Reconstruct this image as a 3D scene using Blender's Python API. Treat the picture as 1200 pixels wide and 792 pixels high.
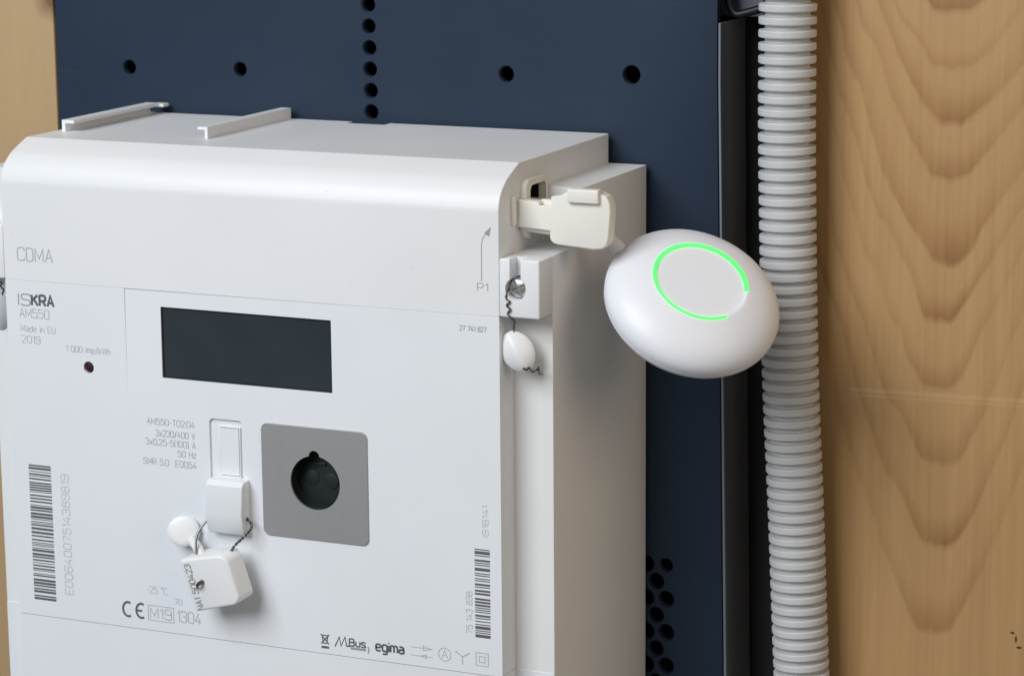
import bpy, bmesh, math, random
from mathutils import Vector, Matrix

# ------------------------------------------------------------------ clear
for o in list(bpy.data.objects):
    bpy.data.objects.remove(o, do_unlink=True)
random.seed(7)
scene = bpy.context.scene
col = scene.collection
MM = 0.001                       # everything below is written in millimetres
rad = math.radians

# ------------------------------------------------------------------ camera
cam_d = bpy.data.cameras.new('camera')
cam_d.sensor_width = 36.0
cam_d.lens = 95.11
cam_d.clip_start = 0.01
cam_d.clip_end = 50
cam_d.dof.use_dof = True
cam_d.dof.focus_distance = 0.845
cam_d.dof.aperture_fstop = 20
cam = bpy.data.objects.new('camera', cam_d)
col.objects.link(cam)
cam.location = (497.73 * MM, -721.32 * MM, 132.41 * MM)
cam.rotation_euler = (rad(78.4437), rad(0.4641), rad(23.7415))
scene.camera = cam

# ------------------------------------------------------------------ light
world = bpy.data.worlds.new('World')
scene.world = world
world.use_nodes = True
bg = world.node_tree.nodes['Background']
bg.inputs['Color'].default_value = (0.94, 0.97, 1.0, 1)
bg.inputs['Strength'].default_value = 0.165

def area_light(name, loc, target, size, sizey, power, color):
    ld = bpy.data.lights.new(name, 'AREA')
    ld.shape = 'RECTANGLE'
    ld.size, ld.size_y = size, sizey
    ld.energy = power
    ld.color = color
    lo = bpy.data.objects.new(name, ld)
    col.objects.link(lo)
    lo.location = Vector(loc) * MM
    d = (Vector(target) - Vector(loc)).normalized()
    lo.rotation_euler = d.to_track_quat('-Z', 'Y').to_euler()
    return lo

# window light: front, left and above
area_light('window_light', (-290, -1270, 920), (120, 40, -40), 1.0, 1.0, 26.6, (0.935, 0.965, 1.0))
# added warm fill from the right, standing in for light bounced off wood
area_light('warm_side_fill', (1250, -450, 520), (180, 40, -20), 0.7, 0.7, 3.2, (1.0, 0.77, 0.51))

scene.view_settings.view_transform = 'Standard'
scene.view_settings.look = 'None'
scene.view_settings.exposure = 0.06
scene.view_settings.gamma = 1.0
scene.view_settings.use_curve_mapping = False

# ------------------------------------------------------------------ materials
def new_mat(name):
    m = bpy.data.materials.new(name)
    m.use_nodes = True
    nt = m.node_tree
    return m, nt, nt.nodes['Principled BSDF']

def N(nt, typ, **kw):
    n = nt.nodes.new(typ)
    for k, v in kw.items():
        setattr(n, k, v)
    return n

def plastic(name, colr, rough=0.45, bump=0.11, scale=2600, spec=0.4, var=0.03, sss=0.0, dust=0.0):
    m, nt, b = new_mat(name)
    tc = N(nt, 'ShaderNodeTexCoord')
    n1 = N(nt, 'ShaderNodeTexNoise')
    n1.inputs['Scale'].default_value = 35
    n1.inputs['Detail'].default_value = 4
    nt.links.new(tc.outputs['Object'], n1.inputs['Vector'])
    mix = N(nt, 'ShaderNodeMixRGB')
    mix.inputs['Color1'].default_value = (*[c * (1 - var) for c in colr], 1)
    mix.inputs['Color2'].default_value = (*[min(1, c * (1 + var)) for c in colr], 1)
    nt.links.new(n1.outputs['Fac'], mix.inputs['Fac'])
    src = mix.outputs['Color']
    if dust:
        n4 = N(nt, 'ShaderNodeTexNoise')
        n4.inputs['Scale'].default_value = 520
        n4.inputs['Detail'].default_value = 3
        nt.links.new(tc.outputs['Object'], n4.inputs['Vector'])
        md = N(nt, 'ShaderNodeMapRange')
        md.inputs['From Min'].default_value = 0.70
        md.inputs['From Max'].default_value = 0.80
        md.inputs['To Max'].default_value = dust
        nt.links.new(n4.outputs['Fac'], md.inputs['Value'])
        mx = N(nt, 'ShaderNodeMixRGB')
        mx.inputs['Color2'].default_value = (0.42, 0.40, 0.37, 1)
        nt.links.new(src, mx.inputs['Color1'])
        nt.links.new(md.outputs['Result'], mx.inputs['Fac'])
        src = mx.outputs['Color']
    nt.links.new(src, b.inputs['Base Color'])
    n2 = N(nt, 'ShaderNodeTexNoise')
    n2.inputs['Scale'].default_value = scale
    n2.inputs['Detail'].default_value = 2
    nt.links.new(tc.outputs['Object'], n2.inputs['Vector'])
    mr = N(nt, 'ShaderNodeMapRange')
    mr.inputs['To Min'].default_value = rough - 0.05
    mr.inputs['To Max'].default_value = rough + 0.07
    nt.links.new(n1.outputs['Fac'], mr.inputs['Value'])
    nt.links.new(mr.outputs['Result'], b.inputs['Roughness'])
    bp = N(nt, 'ShaderNodeBump')
    bp.inputs['Strength'].default_value = bump
    bp.inputs['Distance'].default_value = 0.0002
    nt.links.new(n2.outputs['Fac'], bp.inputs['Height'])
    nt.links.new(bp.outputs['Normal'], b.inputs['Normal'])
    b.inputs['Specular IOR Level'].default_value = spec
    if sss:
        b.inputs['Subsurface Weight'].default_value = sss
        b.inputs['Subsurface Radius'].default_value = (0.003, 0.0025, 0.002)
        b.inputs['Subsurface Scale'].default_value = 0.6
    return m

def metal(name, colr, rough, aniso_scale=None, metallic=1.0):
    m, nt, b = new_mat(name)
    b.inputs['Metallic'].default_value = metallic
    tc = N(nt, 'ShaderNodeTexCoord')
    mp = N(nt, 'ShaderNodeMapping')
    mp.inputs['Scale'].default_value = aniso_scale or (200, 200, 200)
    nz = N(nt, 'ShaderNodeTexNoise')
    nz.inputs['Scale'].default_value = 6
    nz.inputs['Detail'].default_value = 6
    nt.links.new(tc.outputs['Object'], mp.inputs['Vector'])
    nt.links.new(mp.outputs['Vector'], nz.inputs['Vector'])
    mix = N(nt, 'ShaderNodeMixRGB')
    mix.inputs['Color1'].default_value = (*[c * 0.94 for c in colr], 1)
    mix.inputs['Color2'].default_value = (*[c * 1.06 for c in colr], 1)
    nt.links.new(nz.outputs['Fac'], mix.inputs['Fac'])
    nt.links.new(mix.outputs['Color'], b.inputs['Base Color'])
    mr = N(nt, 'ShaderNodeMapRange')
    mr.inputs['To Min'].default_value = rough - 0.08
    mr.inputs['To Max'].default_value = rough + 0.08
    nt.links.new(nz.outputs['Fac'], mr.inputs['Value'])
    nt.links.new(mr.outputs['Result'], b.inputs['Roughness'])
    return m

def emitter(name, colr, strength):
    m, nt, b = new_mat(name)
    b.inputs['Base Color'].default_value = (*[c * 0.6 for c in colr], 1)
    b.inputs['Emission Color'].default_value = (*colr, 1)
    tc = N(nt, 'ShaderNodeTexCoord')
    nz = N(nt, 'ShaderNodeTexNoise')
    nz.inputs['Scale'].default_value = 160
    nz.inputs['Detail'].default_value = 1
    nt.links.new(tc.outputs['Object'], nz.inputs['Vector'])
    mr = N(nt, 'ShaderNodeMapRange')
    mr.inputs['From Min'].default_value = 0.3
    mr.inputs['From Max'].default_value = 0.7
    mr.inputs['To Min'].default_value = strength * 0.72
    mr.inputs['To Max'].default_value = strength * 1.35
    nt.links.new(nz.outputs['Fac'], mr.inputs['Value'])
    nt.links.new(mr.outputs['Result'], b.inputs['Emission Strength'])
    return m

def math_node(nt, op, a=None, b=None, c=None):
    n = N(nt, 'ShaderNodeMath', operation=op)
    for i, v in enumerate((a, b, c)):
        if v is None:
            continue
        if isinstance(v, (int, float)):
            n.inputs[i].default_value = v
        else:
            nt.links.new(v, n.inputs[i])
    return n.outputs[0]

def wood(name, light, dark, tips, xc, kz, b, seam=None, spots=(), amount=1.25, fibre=0.24):
    """flat sawn pine: growth bands drawn as nested arches with their tips at the heights in tips (mm)"""
    m, nt, bs = new_mat(name)
    tc = N(nt, 'ShaderNodeTexCoord')
    sep = N(nt, 'ShaderNodeSeparateXYZ')
    nt.links.new(tc.outputs['Object'], sep.inputs[0])
    X = math_node(nt, 'MULTIPLY', sep.outputs['X'], 1000.0)
    Z = math_node(nt, 'MULTIPLY', sep.outputs['Z'], 1000.0)
    # warp
    mp = N(nt, 'ShaderNodeMapping')
    mp.inputs['Scale'].default_value = (45, 45, 16)
    nt.links.new(tc.outputs['Object'], mp.inputs['Vector'])
    nz = N(nt, 'ShaderNodeTexNoise')
    nz.inputs['Scale'].default_value = 1.0
    nz.inputs['Detail'].default_value = 5
    nz.inputs['Roughness'].default_value = 0.55
    nt.links.new(mp.outputs['Vector'], nz.inputs['Vector'])
    warp = math_node(nt, 'MULTIPLY', math_node(nt, 'SUBTRACT', nz.outputs['Fac'], 0.5), 16.0)
    mpb = N(nt, 'ShaderNodeMapping')
    mpb.inputs['Scale'].default_value = (240, 240, 60)
    nt.links.new(tc.outputs['Object'], mpb.inputs['Vector'])
    nzb = N(nt, 'ShaderNodeTexNoise')
    nzb.inputs['Scale'].default_value = 1.0
    nzb.inputs['Detail'].default_value = 2
    nt.links.new(mpb.outputs['Vector'], nzb.inputs['Vector'])
    warp2 = math_node(nt, 'MULTIPLY', math_node(nt, 'SUBTRACT', nzb.outputs['Fac'], 0.5), 3.0)
    dx = math_node(nt, 'SUBTRACT', X, xc)
    dx = math_node(nt, 'ADD', dx, math_node(nt, 'MULTIPLY', warp, 0.75))
    # arms of the arch: steep on the left, flatter on the right towards the top
    mk = N(nt, 'ShaderNodeMapRange')
    mk.inputs['From Min'].default_value = 45
    mk.inputs['From Max'].default_value = -25
    mk.inputs['To Min'].default_value = kz[0]
    mk.inputs['To Max'].default_value = kz[1]
    nt.links.new(Z, mk.inputs['Value'])
    pos = math_node(nt, 'GREATER_THAN', dx, 0.0)
    k = math_node(nt, 'ADD', math_node(nt, 'MULTIPLY', pos, mk.outputs['Result']),
                  math_node(nt, 'MULTIPLY', math_node(nt, 'SUBTRACT', 1.0, pos), kz[1]))
    adx = math_node(nt, 'ABSOLUTE', dx)
    arm = math_node(nt, 'MAXIMUM', math_node(nt, 'SUBTRACT', adx, b * 0.28), 0.0)
    kd = math_node(nt, 'MULTIPLY', arm, k)
    h = math_node(nt, 'SUBTRACT', math_node(nt, 'SQRT', math_node(nt, 'ADD', math_node(nt, 'MULTIPLY', kd, kd), b * 8.0)), (b * 8.0) ** 0.5)
    h = math_node(nt, 'ADD', h, math_node(nt, 'MULTIPLY', math_node(nt, 'MULTIPLY', adx, adx), 0.012))
    s = math_node(nt, 'SUBTRACT', Z, h)
    s = math_node(nt, 'ADD', s, math_node(nt, 'MULTIPLY', warp, 0.5))
    s = math_node(nt, 'ADD', s, warp2)
    lo, hi = -260.0, 90.0
    f = math_node(nt, 'DIVIDE', math_node(nt, 'SUBTRACT', s, lo), hi - lo)
    cr = N(nt, 'ShaderNodeValToRGB')
    nt.links.new(f, cr.inputs['Fac'])
    st = []
    for z, d, w in sorted(tips):
        st += [(z - 1.0, None), (z + 1.1, d * 0.92), (z + w * 1.15, 0.10 * d)]
    el = cr.color_ramp.elements
    el[0].position = 0.0
    el[0].color = (0, 0, 0, 1)
    el[1].position = 1.0
    el[1].color = (0.05, 0.05, 0.05, 1)
    for z, d in st[:30]:
        e = el.new(max(0.001, min(0.999, (z - lo) / (hi - lo))))
        v = 0.0 if d is None else d
        e.color = (v, v, v, 1)
    # fibres
    mf = N(nt, 'ShaderNodeMapping')
    mf.inputs['Scale'].default_value = (620, 620, 17)
    nt.links.new(tc.outputs['Object'], mf.inputs['Vector'])
    nf = N(nt, 'ShaderNodeTexNoise')
    nf.inputs['Scale'].default_value = 1.0
    nf.inputs['Detail'].default_value = 4
    nt.links.new(mf.outputs['Vector'], nf.inputs['Vector'])
    # faint wide streaks
    mw = N(nt, 'ShaderNodeMapping')
    mw.inputs['Scale'].default_value = (160, 160, 5)
    nt.links.new(tc.outputs['Object'], mw.inputs['Vector'])
    nw = N(nt, 'ShaderNodeTexNoise')
    nw.inputs['Scale'].default_value = 1.0
    nw.inputs['Detail'].default_value = 2
    nt.links.new(mw.outputs['Vector'], nw.inputs['Vector'])
    # bands fade away from the heart of the arch
    fade = N(nt, 'ShaderNodeMapRange')
    fade.inputs['From Min'].default_value = 6
    fade.inputs['From Max'].default_value = 17
    fade.inputs['To Min'].default_value = 1.0
    fade.inputs['To Max'].default_value = 0.36
    nt.links.new(adx, fade.inputs['Value'])
    bandmod = math_node(nt, 'MULTIPLY', math_node(nt, 'MULTIPLY', cr.outputs['Color'], amount), fade.outputs['Result'])
    patch = N(nt, 'ShaderNodeMapRange')
    patch.inputs['From Min'].default_value = 0.3
    patch.inputs['From Max'].default_value = 0.65
    patch.inputs['To Min'].default_value = 0.38
    patch.inputs['To Max'].default_value = 1.0
    nt.links.new(nz.outputs['Fac'], patch.inputs['Value'])
    bandmod = math_node(nt, 'MULTIPLY', bandmod, patch.outputs['Result'])
    fb = math_node(nt, 'MULTIPLY', math_node(nt, 'SUBTRACT', nf.outputs['Fac'], 0.5), fibre * 2)
    wb = math_node(nt, 'MULTIPLY', math_node(nt, 'SUBTRACT', nw.outputs['Fac'], 0.5), 0.35)
    tot = math_node(nt, 'ADD', math_node(nt, 'ADD', bandmod, fb), math_node(nt, 'ADD', wb, 0.12))
    n = N(nt, 'ShaderNodeClamp')
    nt.links.new(tot, n.inputs['Value'])
    mix = N(nt, 'ShaderNodeMixRGB')
    mix.inputs['Color1'].default_value = (*light, 1)
    mix.inputs['Color2'].default_value = (*dark, 1)
    nt.links.new(n.outputs['Result'], mix.inputs['Fac'])
    out = mix.outputs['Color']
    if seam:
        # a pale scuff line running across the board
        z0, slope, wdt = seam
        for dz, wd, amt in ((0.0, wdt * 1.3, 0.32), (-1.7, wdt * 0.9, 0.22)):
            line = math_node(nt, 'SUBTRACT', Z, math_node(nt, 'MULTIPLY', math_node(nt, 'SUBTRACT', X, 285), slope))
            line = math_node(nt, 'ADD', line, math_node(nt, 'MULTIPLY', warp, 0.05))
            line = math_node(nt, 'ABSOLUTE', math_node(nt, 'SUBTRACT', line, z0 + dz))
            mr = N(nt, 'ShaderNodeMapRange')
            mr.inputs['From Min'].default_value = wd
            mr.inputs['From Max'].default_value = 0.0
            mr.inputs['To Min'].default_value = 0.0
            mr.inputs['To Max'].default_value = amt
            nt.links.new(line, mr.inputs['Value'])
            gate = math_node(nt, 'MULTIPLY', mr.outputs['Result'],
                             math_node(nt, 'GREATER_THAN', X, 256.0))
            gate = math_node(nt, 'MULTIPLY', gate, math_node(nt, 'MULTIPLY', nz.outputs['Fac'], 1.5))
            mx = N(nt, 'ShaderNodeMixRGB')
            mx.inputs['Color2'].default_value = (0.62, 0.47, 0.30, 1)
            nt.links.new(out, mx.inputs['Color1'])
            nt.links.new(gate, mx.inputs['Fac'])
            out = mx.outputs['Color']
    for (sx, sz, rx, rz, colr, soft) in spots:
        ax = math_node(nt, 'DIVIDE', math_node(nt, 'SUBTRACT', X, sx), rx)
        az = math_node(nt, 'DIVIDE', math_node(nt, 'SUBTRACT', Z, sz), rz)
        dd = math_node(nt, 'SQRT', math_node(nt, 'ADD', math_node(nt, 'MULTIPLY', ax, ax), math_node(nt, 'MULTIPLY', az, az)))
        dd = math_node(nt, 'ADD', dd, math_node(nt, 'MULTIPLY', math_node(nt, 'SUBTRACT', nzb.outputs['Fac'], 0.5), 0.8))
        mr = N(nt, 'ShaderNodeMapRange')
        mr.inputs['From Min'].default_value = 1.0
        mr.inputs['From Max'].default_value = 1.0 - soft
        nt.links.new(dd, mr.inputs['Value'])
        mx = N(nt, 'ShaderNodeMixRGB')
        mx.inputs['Color2'].default_value = (*colr, 1)
        nt.links.new(out, mx.inputs['Color1'])
        nt.links.new(mr.outputs['Result'], mx.inputs['Fac'])
        out = mx.outputs['Color']
    nt.links.new(out, bs.inputs['Base Color'])
    bs.inputs['Roughness'].default_value = 0.55
    bs.inputs['Specular IOR Level'].default_value = 0.3
    bp = N(nt, 'ShaderNodeBump')
    bp.inputs['Strength'].default_value = 0.15
    bp.inputs['Distance'].default_value = 0.0003
    nt.links.new(nf.outputs['Fac'], bp.inputs['Height'])
    nt.links.new(bp.outputs['Normal'], bs.inputs['Normal'])
    return m

def painted_panel(name):
    m, nt, b = new_mat(name)
    tc = N(nt, 'ShaderNodeTexCoord')
    n1 = N(nt, 'ShaderNodeTexNoise')
    n1.inputs['Scale'].default_value = 14
    n1.inputs['Detail'].default_value = 5
    nt.links.new(tc.outputs['Object'], n1.inputs['Vector'])
    cr = N(nt, 'ShaderNodeValToRGB')
    cr.color_ramp.elements[0].position = 0.3
    cr.color_ramp.elements[0].color = (0.0175, 0.031, 0.056, 1)
    cr.color_ramp.elements[1].position = 0.72
    cr.color_ramp.elements[1].color = (0.0235, 0.039, 0.067, 1)
    nt.links.new(n1.outputs['Fac'], cr.inputs['Fac'])
    # sparse horizontal scuffs
    mp = N(nt, 'ShaderNodeMapping')
    mp.inputs['Scale'].default_value = (22, 22, 420)
    nt.links.new(tc.outputs['Object'], mp.inputs['Vector'])
    n2 = N(nt, 'ShaderNodeTexNoise')
    n2.inputs['Scale'].default_value = 1.4
    n2.inputs['Detail'].default_value = 3
    nt.links.new(mp.outputs['Vector'], n2.inputs['Vector'])
    mr = N(nt, 'ShaderNodeMapRange')
    mr.inputs['From Min'].default_value = 0.70
    mr.inputs['From Max'].default_value = 0.82
    mr.inputs['To Max'].default_value = 0.45
    nt.links.new(n2.outputs['Fac'], mr.inputs['Value'])
    mx = N(nt, 'ShaderNodeMixRGB')
    mx.inputs['Color2'].default_value = (0.06, 0.08, 0.115, 1)
    nt.links.new(cr.outputs['Color'], mx.inputs['Color1'])
    nt.links.new(mr.outputs['Result'], mx.inputs['Fac'])
    nt.links.new(mx.outputs['Color'], b.inputs['Base Color'])
    b.inputs['Roughness'].default_value = 0.5
    b.inputs['Specular IOR Level'].default_value = 0.18
    n3 = N(nt, 'ShaderNodeTexNoise')
    n3.inputs['Scale'].default_value = 900
    nt.links.new(tc.outputs['Object'], n3.inputs['Vector'])
    bp = N(nt, 'ShaderNodeBump')
    bp.inputs['Strength'].default_value = 0.12
    bp.inputs['Distance'].default_value = 0.0003
    nt.links.new(n3.outputs['Fac'], bp.inputs['Height'])
    nt.links.new(bp.outputs['Normal'], b.inputs['Normal'])
    return m

M = {
    'white': plastic('white_plastic', (0.79, 0.805, 0.825), 0.42, dust=0.3),
    'plate': plastic('plate_plastic', (0.775, 0.80, 0.835), 0.40, bump=0.06, dust=0.12),
    'cream': plastic('cream_plastic', (0.80, 0.785, 0.725), 0.45),
    'body': plastic('body_plastic', (0.785, 0.80, 0.805), 0.5, bump=0.12, dust=0.35),
    'seal': plastic('seal_plastic', (0.82, 0.83, 0.84), 0.35, sss=0.15),
    'seal_grey': plastic('grey_seal_plastic', (0.58, 0.59, 0.60), 0.4),
    'puck': plastic('puck_plastic', (0.795, 0.81, 0.86), 0.38, bump=0.03, sss=0.1),
    'puck_face': plastic('puck_face_plastic', (0.76, 0.77, 0.79), 0.42, bump=0.03),
    'conduit': plastic('conduit_plastic', (0.55, 0.56, 0.57), 0.45, var=0.07, dust=0.35),
    'dark': plastic('dark_plastic', (0.012, 0.013, 0.015), 0.3),
    'black': plastic('black_plastic', (0.006, 0.007, 0.010), 0.45),
    'strip': plastic('charcoal_strip', (0.19, 0.215, 0.245), 0.6, var=0.2),
    'rear': plastic('rear_plate_paint', (0.11, 0.125, 0.155), 0.6, var=0.15),
    'glass': plastic('display_glass', (0.024, 0.034, 0.041), 0.2, bump=0.0, spec=0.6, var=0.3),  # uneven tone in the colour stands in for a reflection of the room
    'lens': plastic('lens_plastic', (0.016, 0.023, 0.024), 0.42, bump=0.0, spec=0.35),
    'led': plastic('led_lens', (0.030, 0.010, 0.013), 0.45, bump=0.0, spec=0.3),
    'ink_dark': plastic('dark_ink', (0.11, 0.115, 0.125), 0.6, bump=0.0),
    'ink_mid': plastic('grey_ink', (0.31, 0.325, 0.34), 0.6, bump=0.0),
    'ink': plastic('pale_grey_ink', (0.455, 0.475, 0.495), 0.6, bump=0.0),
    'ink_pale': plastic('very_pale_ink', (0.53, 0.55, 0.57), 0.6, bump=0.0),
    'steel': metal('brushed_steel', (0.43, 0.43, 0.43), 0.55, (60, 60, 900), metallic=0.75),
    'screw': metal('screw_steel', (0.66, 0.645, 0.63), 0.36),
    'wire': metal('wire_steel', (0.16, 0.16, 0.165), 0.4),
    'copper': metal('contact_metal', (0.25, 0.15, 0.09), 0.4),
    'panel': painted_panel('navy_paint'),
    'backing': plastic('backing_dark', (0.020, 0.020, 0.022), 0.8, var=0.3),
    'green': emitter('green_led', (0.10, 1.0, 0.16), 1.15),
}
M['wood_right'] = wood('pine_wood', (0.45, 0.275, 0.12), (0.245, 0.115, 0.036),
                       [(63, .95, 8), (45.5, .55, 4), (28.5, .95, 9), (11, .85, 8), (-15.5, 1.0, 13), (-33, .8, 7),
                        (-54.5, .55, 7), (-80, .7, 9), (-106.5, .95, 9), (-134.5, .6, 10)],
                       284.5, (1.0, 2.4), 14.0, seam=(-56.8, 0.012, 0.8),
                       spots=((310.6, -131.6, 0.9, 0.6, (0.07, 0.04, 0.02), 0.5), (311.8, -133.6, 0.5, 1.6, (0.08, 0.045, 0.02), 0.5), (312.9, -136.2, 1.2, 0.55, (0.06, 0.035, 0.02), 0.5)))
M['wood_left'] = wood('pale_pine_wood', (0.455, 0.318, 0.172), (0.36, 0.228, 0.108),
                      [(70, .2, 9), (40, .2, 12), (0, .25, 12), (-50, .2, 16), (-100, .25, 10)],
                      -95.0, (2.5, 2.5), 12.0,
                      spots=((-36.0, 62.5, 9.0, 13.0, (0.17, 0.095, 0.04), 0.6),), fibre=0.10)

# ------------------------------------------------------------------ helpers
ORIGIN = {}

def tag(o, label=None, cat=None, group=None, kind=None):
    if label: o['label'] = label
    if cat: o['category'] = cat
    if group: o['group'] = group
    if kind: o['kind'] = kind
    return o

def thing(name, loc, label, cat, group=None):
    o = bpy.data.objects.new(name, None)
    o.empty_display_size = 0.02
    col.objects.link(o)
    o.location = Vector(loc) * MM
    ORIGIN[o.name] = Vector(loc)
    return tag(o, label, cat, group)

def obj(name, bm, mat, parent=None, origin=None, smooth=True, angle=35):
    """link a bmesh written in world millimetres as one mesh object"""
    if parent is not None:
        og = ORIGIN[parent.name]
    else:
        og = Vector(origin) if origin else Vector((0, 0, 0))
    bmesh.ops.recalc_face_normals(bm, faces=bm.faces)
    for v in bm.verts:
        v.co = (v.co - og) * MM
    me = bpy.data.meshes.new(name)
    bm.to_mesh(me)
    bm.free()
    for m in (mat if isinstance(mat, (list, tuple)) else [mat]):
        me.materials.append(M[m])
    o = bpy.data.objects.new(name, me)
    col.objects.link(o)
    if parent is not None:
        o.parent = parent
    else:
        o.location = og * MM
    ORIGIN[o.name] = og
    if smooth:
        shade(me, angle)
    return o

def shade(me, angle=35):
    for p in me.polygons:
        p.use_smooth = True
    me.set_sharp_from_angle(angle=rad(angle))

def boolean(o, cutter_bms, angle=35, slot=None):
    og = ORIGIN[o.name]
    for bm in cutter_bms:
        bmesh.ops.recalc_face_normals(bm, faces=bm.faces)
        for v in bm.verts:
            v.co = (v.co - og) * MM
        me = bpy.data.meshes.new('cutter')
        bm.to_mesh(me)
        bm.free()
        me.materials.append(o.data.materials[slot or 0])
        c = bpy.data.objects.new('cutter', me)
        col.objects.link(c)
        c.location = og * MM
        md = o.modifiers.new('cut', 'BOOLEAN')
        md.operation = 'DIFFERENCE'
        md.solver = 'EXACT'
        md.object = c
        if slot:
            md.material_mode = 'TRANSFER'
        bpy.context.view_layer.update()
        dg = bpy.context.evaluated_depsgraph_get()
        nm = bpy.data.meshes.new_from_object(o.evaluated_get(dg))
        o.modifiers.clear()
        old = o.data
        o.data = nm
        bpy.data.objects.remove(c, do_unlink=True)
        bpy.data.meshes.remove(me)
        nm.name = old.name
        bpy.data.meshes.remove(old)
    shade(o.data, angle)

def box(x0, x1, y0, y1, z0, z1, r=0.0, seg=2, bm=None):
    b = bmesh.new()
    vs = [b.verts.new((x, y, z)) for x in (x0, x1) for y in (y0, y1) for z in (z0, z1)]
    for f in ((0, 1, 3, 2), (4, 6, 7, 5), (0, 4, 5, 1), (2, 3, 7, 6), (0, 2, 6, 4), (1, 5, 7, 3)):
        b.faces.new([vs[i] for i in f])
    bmesh.ops.recalc_face_normals(b, faces=b.faces)
    if r:
        bmesh.ops.bevel(b, geom=list(b.edges), offset=r, segments=seg, profile=0.5, affect='EDGES', clamp_overlap=True)
    return merge(bm, b)

def merge(bm, b):
    if bm is None:
        return b
    me = bpy.data.meshes.new('tmp')
    b.to_mesh(me)
    b.free()
    bm.from_mesh(me)
    bpy.data.meshes.remove(me)
    return bm

def prism(poly, axis, a, b, bevel=0.0, seg=2, bm=None):
    """extrude a 2D outline: axis 'x' -> poly is (y,z); axis 'y' -> poly is (x,z); axis 'z' -> (x,y)"""
    q = bmesh.new()
    def P(u, v, t):
        return (t, u, v) if axis == 'x' else ((u, t, v) if axis == 'y' else (u, v, t))
    A = [q.verts.new(P(u, v, a)) for u, v in poly]
    B = [q.verts.new(P(u, v, b)) for u, v in poly]
    n = len(poly)
    fa = q.faces.new(A)
    fb = q.faces.new(B[::-1])
    for i in range(n):
        q.faces.new([A[i], B[i], B[(i + 1) % n], A[(i + 1) % n]])
    bmesh.ops.recalc_face_normals(q, faces=q.faces)
    if bevel:
        es = list({e for f in (fa, fb) for e in f.edges})
        bmesh.ops.bevel(q, geom=es, offset=bevel, segments=seg, profile=0.5, affect='EDGES', clamp_overlap=True)
    return merge(bm, q)

def round_rect(x0, x1, z0, z1, r, n=6, rs=None):
    """corner order: lower-left, lower-right, upper-right, upper-left"""
    rs = rs or (r, r, r, r)
    pts = []
    for (cx, cz, a0, rr) in ((x0, z0, 180, rs[0]), (x1, z0, 270, rs[1]), (x1, z1, 0, rs[2]), (x0, z1, 90, rs[3])):
        sx = 1 if cx == x0 else -1
        sz = 1 if cz == z0 else -1
        for i in range(n + 1):
            a = rad(a0 + 90 * i / n)
            pts.append((cx + sx * rr + rr * math.cos(a), cz + sz * rr + rr * math.sin(a)))
    return pts

def circle(cx, cz, r, n=32):
    return [(cx + r * math.cos(2 * math.pi * i / n), cz + r * math.sin(2 * math.pi * i / n)) for i in range(n)]

def tube(path, r, n=8, bm=None, cap=True):
    b = bm or bmesh.new()
    pts = [Vector(p) for p in path]
    rs = r if isinstance(r, (list, tuple)) else [r] * len(pts)
    rings = []
    ref = None
    for i, p in enumerate(pts):
        d = (pts[min(i + 1, len(pts) - 1)] - pts[max(i - 1, 0)]).normalized()
        if ref is None:
            ref = Vector((0, 0, 1)) if abs(d.z) < 0.9 else Vector((1, 0, 0))
        u = d.cross(ref).normalized()
        v = u.cross(d).normalized()
        ref = v
        rings.append([b.verts.new(p + rs[i] * (math.cos(2 * math.pi * k / n) * u + math.sin(2 * math.pi * k / n) * v)) for k in range(n)])
    for a, c in zip(rings, rings[1:]):
        for k in range(n):
            b.faces.new([a[k], a[(k + 1) % n], c[(k + 1) % n], c[k]])
    if cap:
        b.faces.new(rings[0][::-1])
        b.faces.new(rings[-1])
    return b

def catmull(pts, n=8):
    P = [Vector(p) for p in pts]
    P = [P[0] * 2 - P[1]] + P + [P[-1] * 2 - P[-2]]
    out = []
    for i in range(1, len(P) - 2):
        for k in range(n):
            t = k / n
            a, b, c, d = P[i - 1], P[i], P[i + 1], P[i + 2]
            out.append(0.5 * ((2 * b) + (c - a) * t + (2 * a - 5 * b + 4 * c - d) * t * t + (3 * b - a - 3 * c + d) * t ** 3))
    out.append(P[-2])
    return out

def twisted(path, r, amp, turns, phase=0.0, bm=None, strands=2):
    """strands of wire twisted round a path"""
    b = bm or bmesh.new()
    pts = catmull(path, 14)
    n = len(pts)
    for s in range(strands):
        q = []
        for i, p in enumerate(pts):
            d = (pts[min(i + 1, n - 1)] - pts[max(i - 1, 0)]).normalized()
            u = d.cross(Vector((0, 1, 0.1))).normalized()
            v = u.cross(d)
            a = 2 * math.pi * (turns * i / (n - 1) + s / strands) + phase
            q.append(p + amp * (math.cos(a) * u + math.sin(a) * v))
        tube(q, r, 6, b)
    return b

def lathe_y(cx, cz, prof, n=36, bm=None):
    """revolve (radius, y) about an axis along y"""
    b = bmesh.new()
    rings = []
    for r, y in prof:
        if r < 1e-6:
            rings.append([b.verts.new((cx, y, cz))])
        else:
            rings.append([b.verts.new((cx + r * math.cos(2 * math.pi * k / n), y, cz + r * math.sin(2 * math.pi * k / n))) for k in range(n)])
    for a, c in zip(rings, rings[1:]):
        for k in range(n):
            k2 = (k + 1) % n
            if len(a) == 1:
                b.faces.new([a[0], c[k], c[k2]])
            elif len(c) == 1:
                b.faces.new([a[k], a[k2], c[0]])
            else:
                b.faces.new([a[k], a[k2], c[k2], c[k]])
    if len(rings[-1]) > 1:
        b.faces.new(rings[-1])
    if len(rings[0]) > 1:
        b.faces.new(rings[0][::-1])
    return merge(bm, b)

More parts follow.
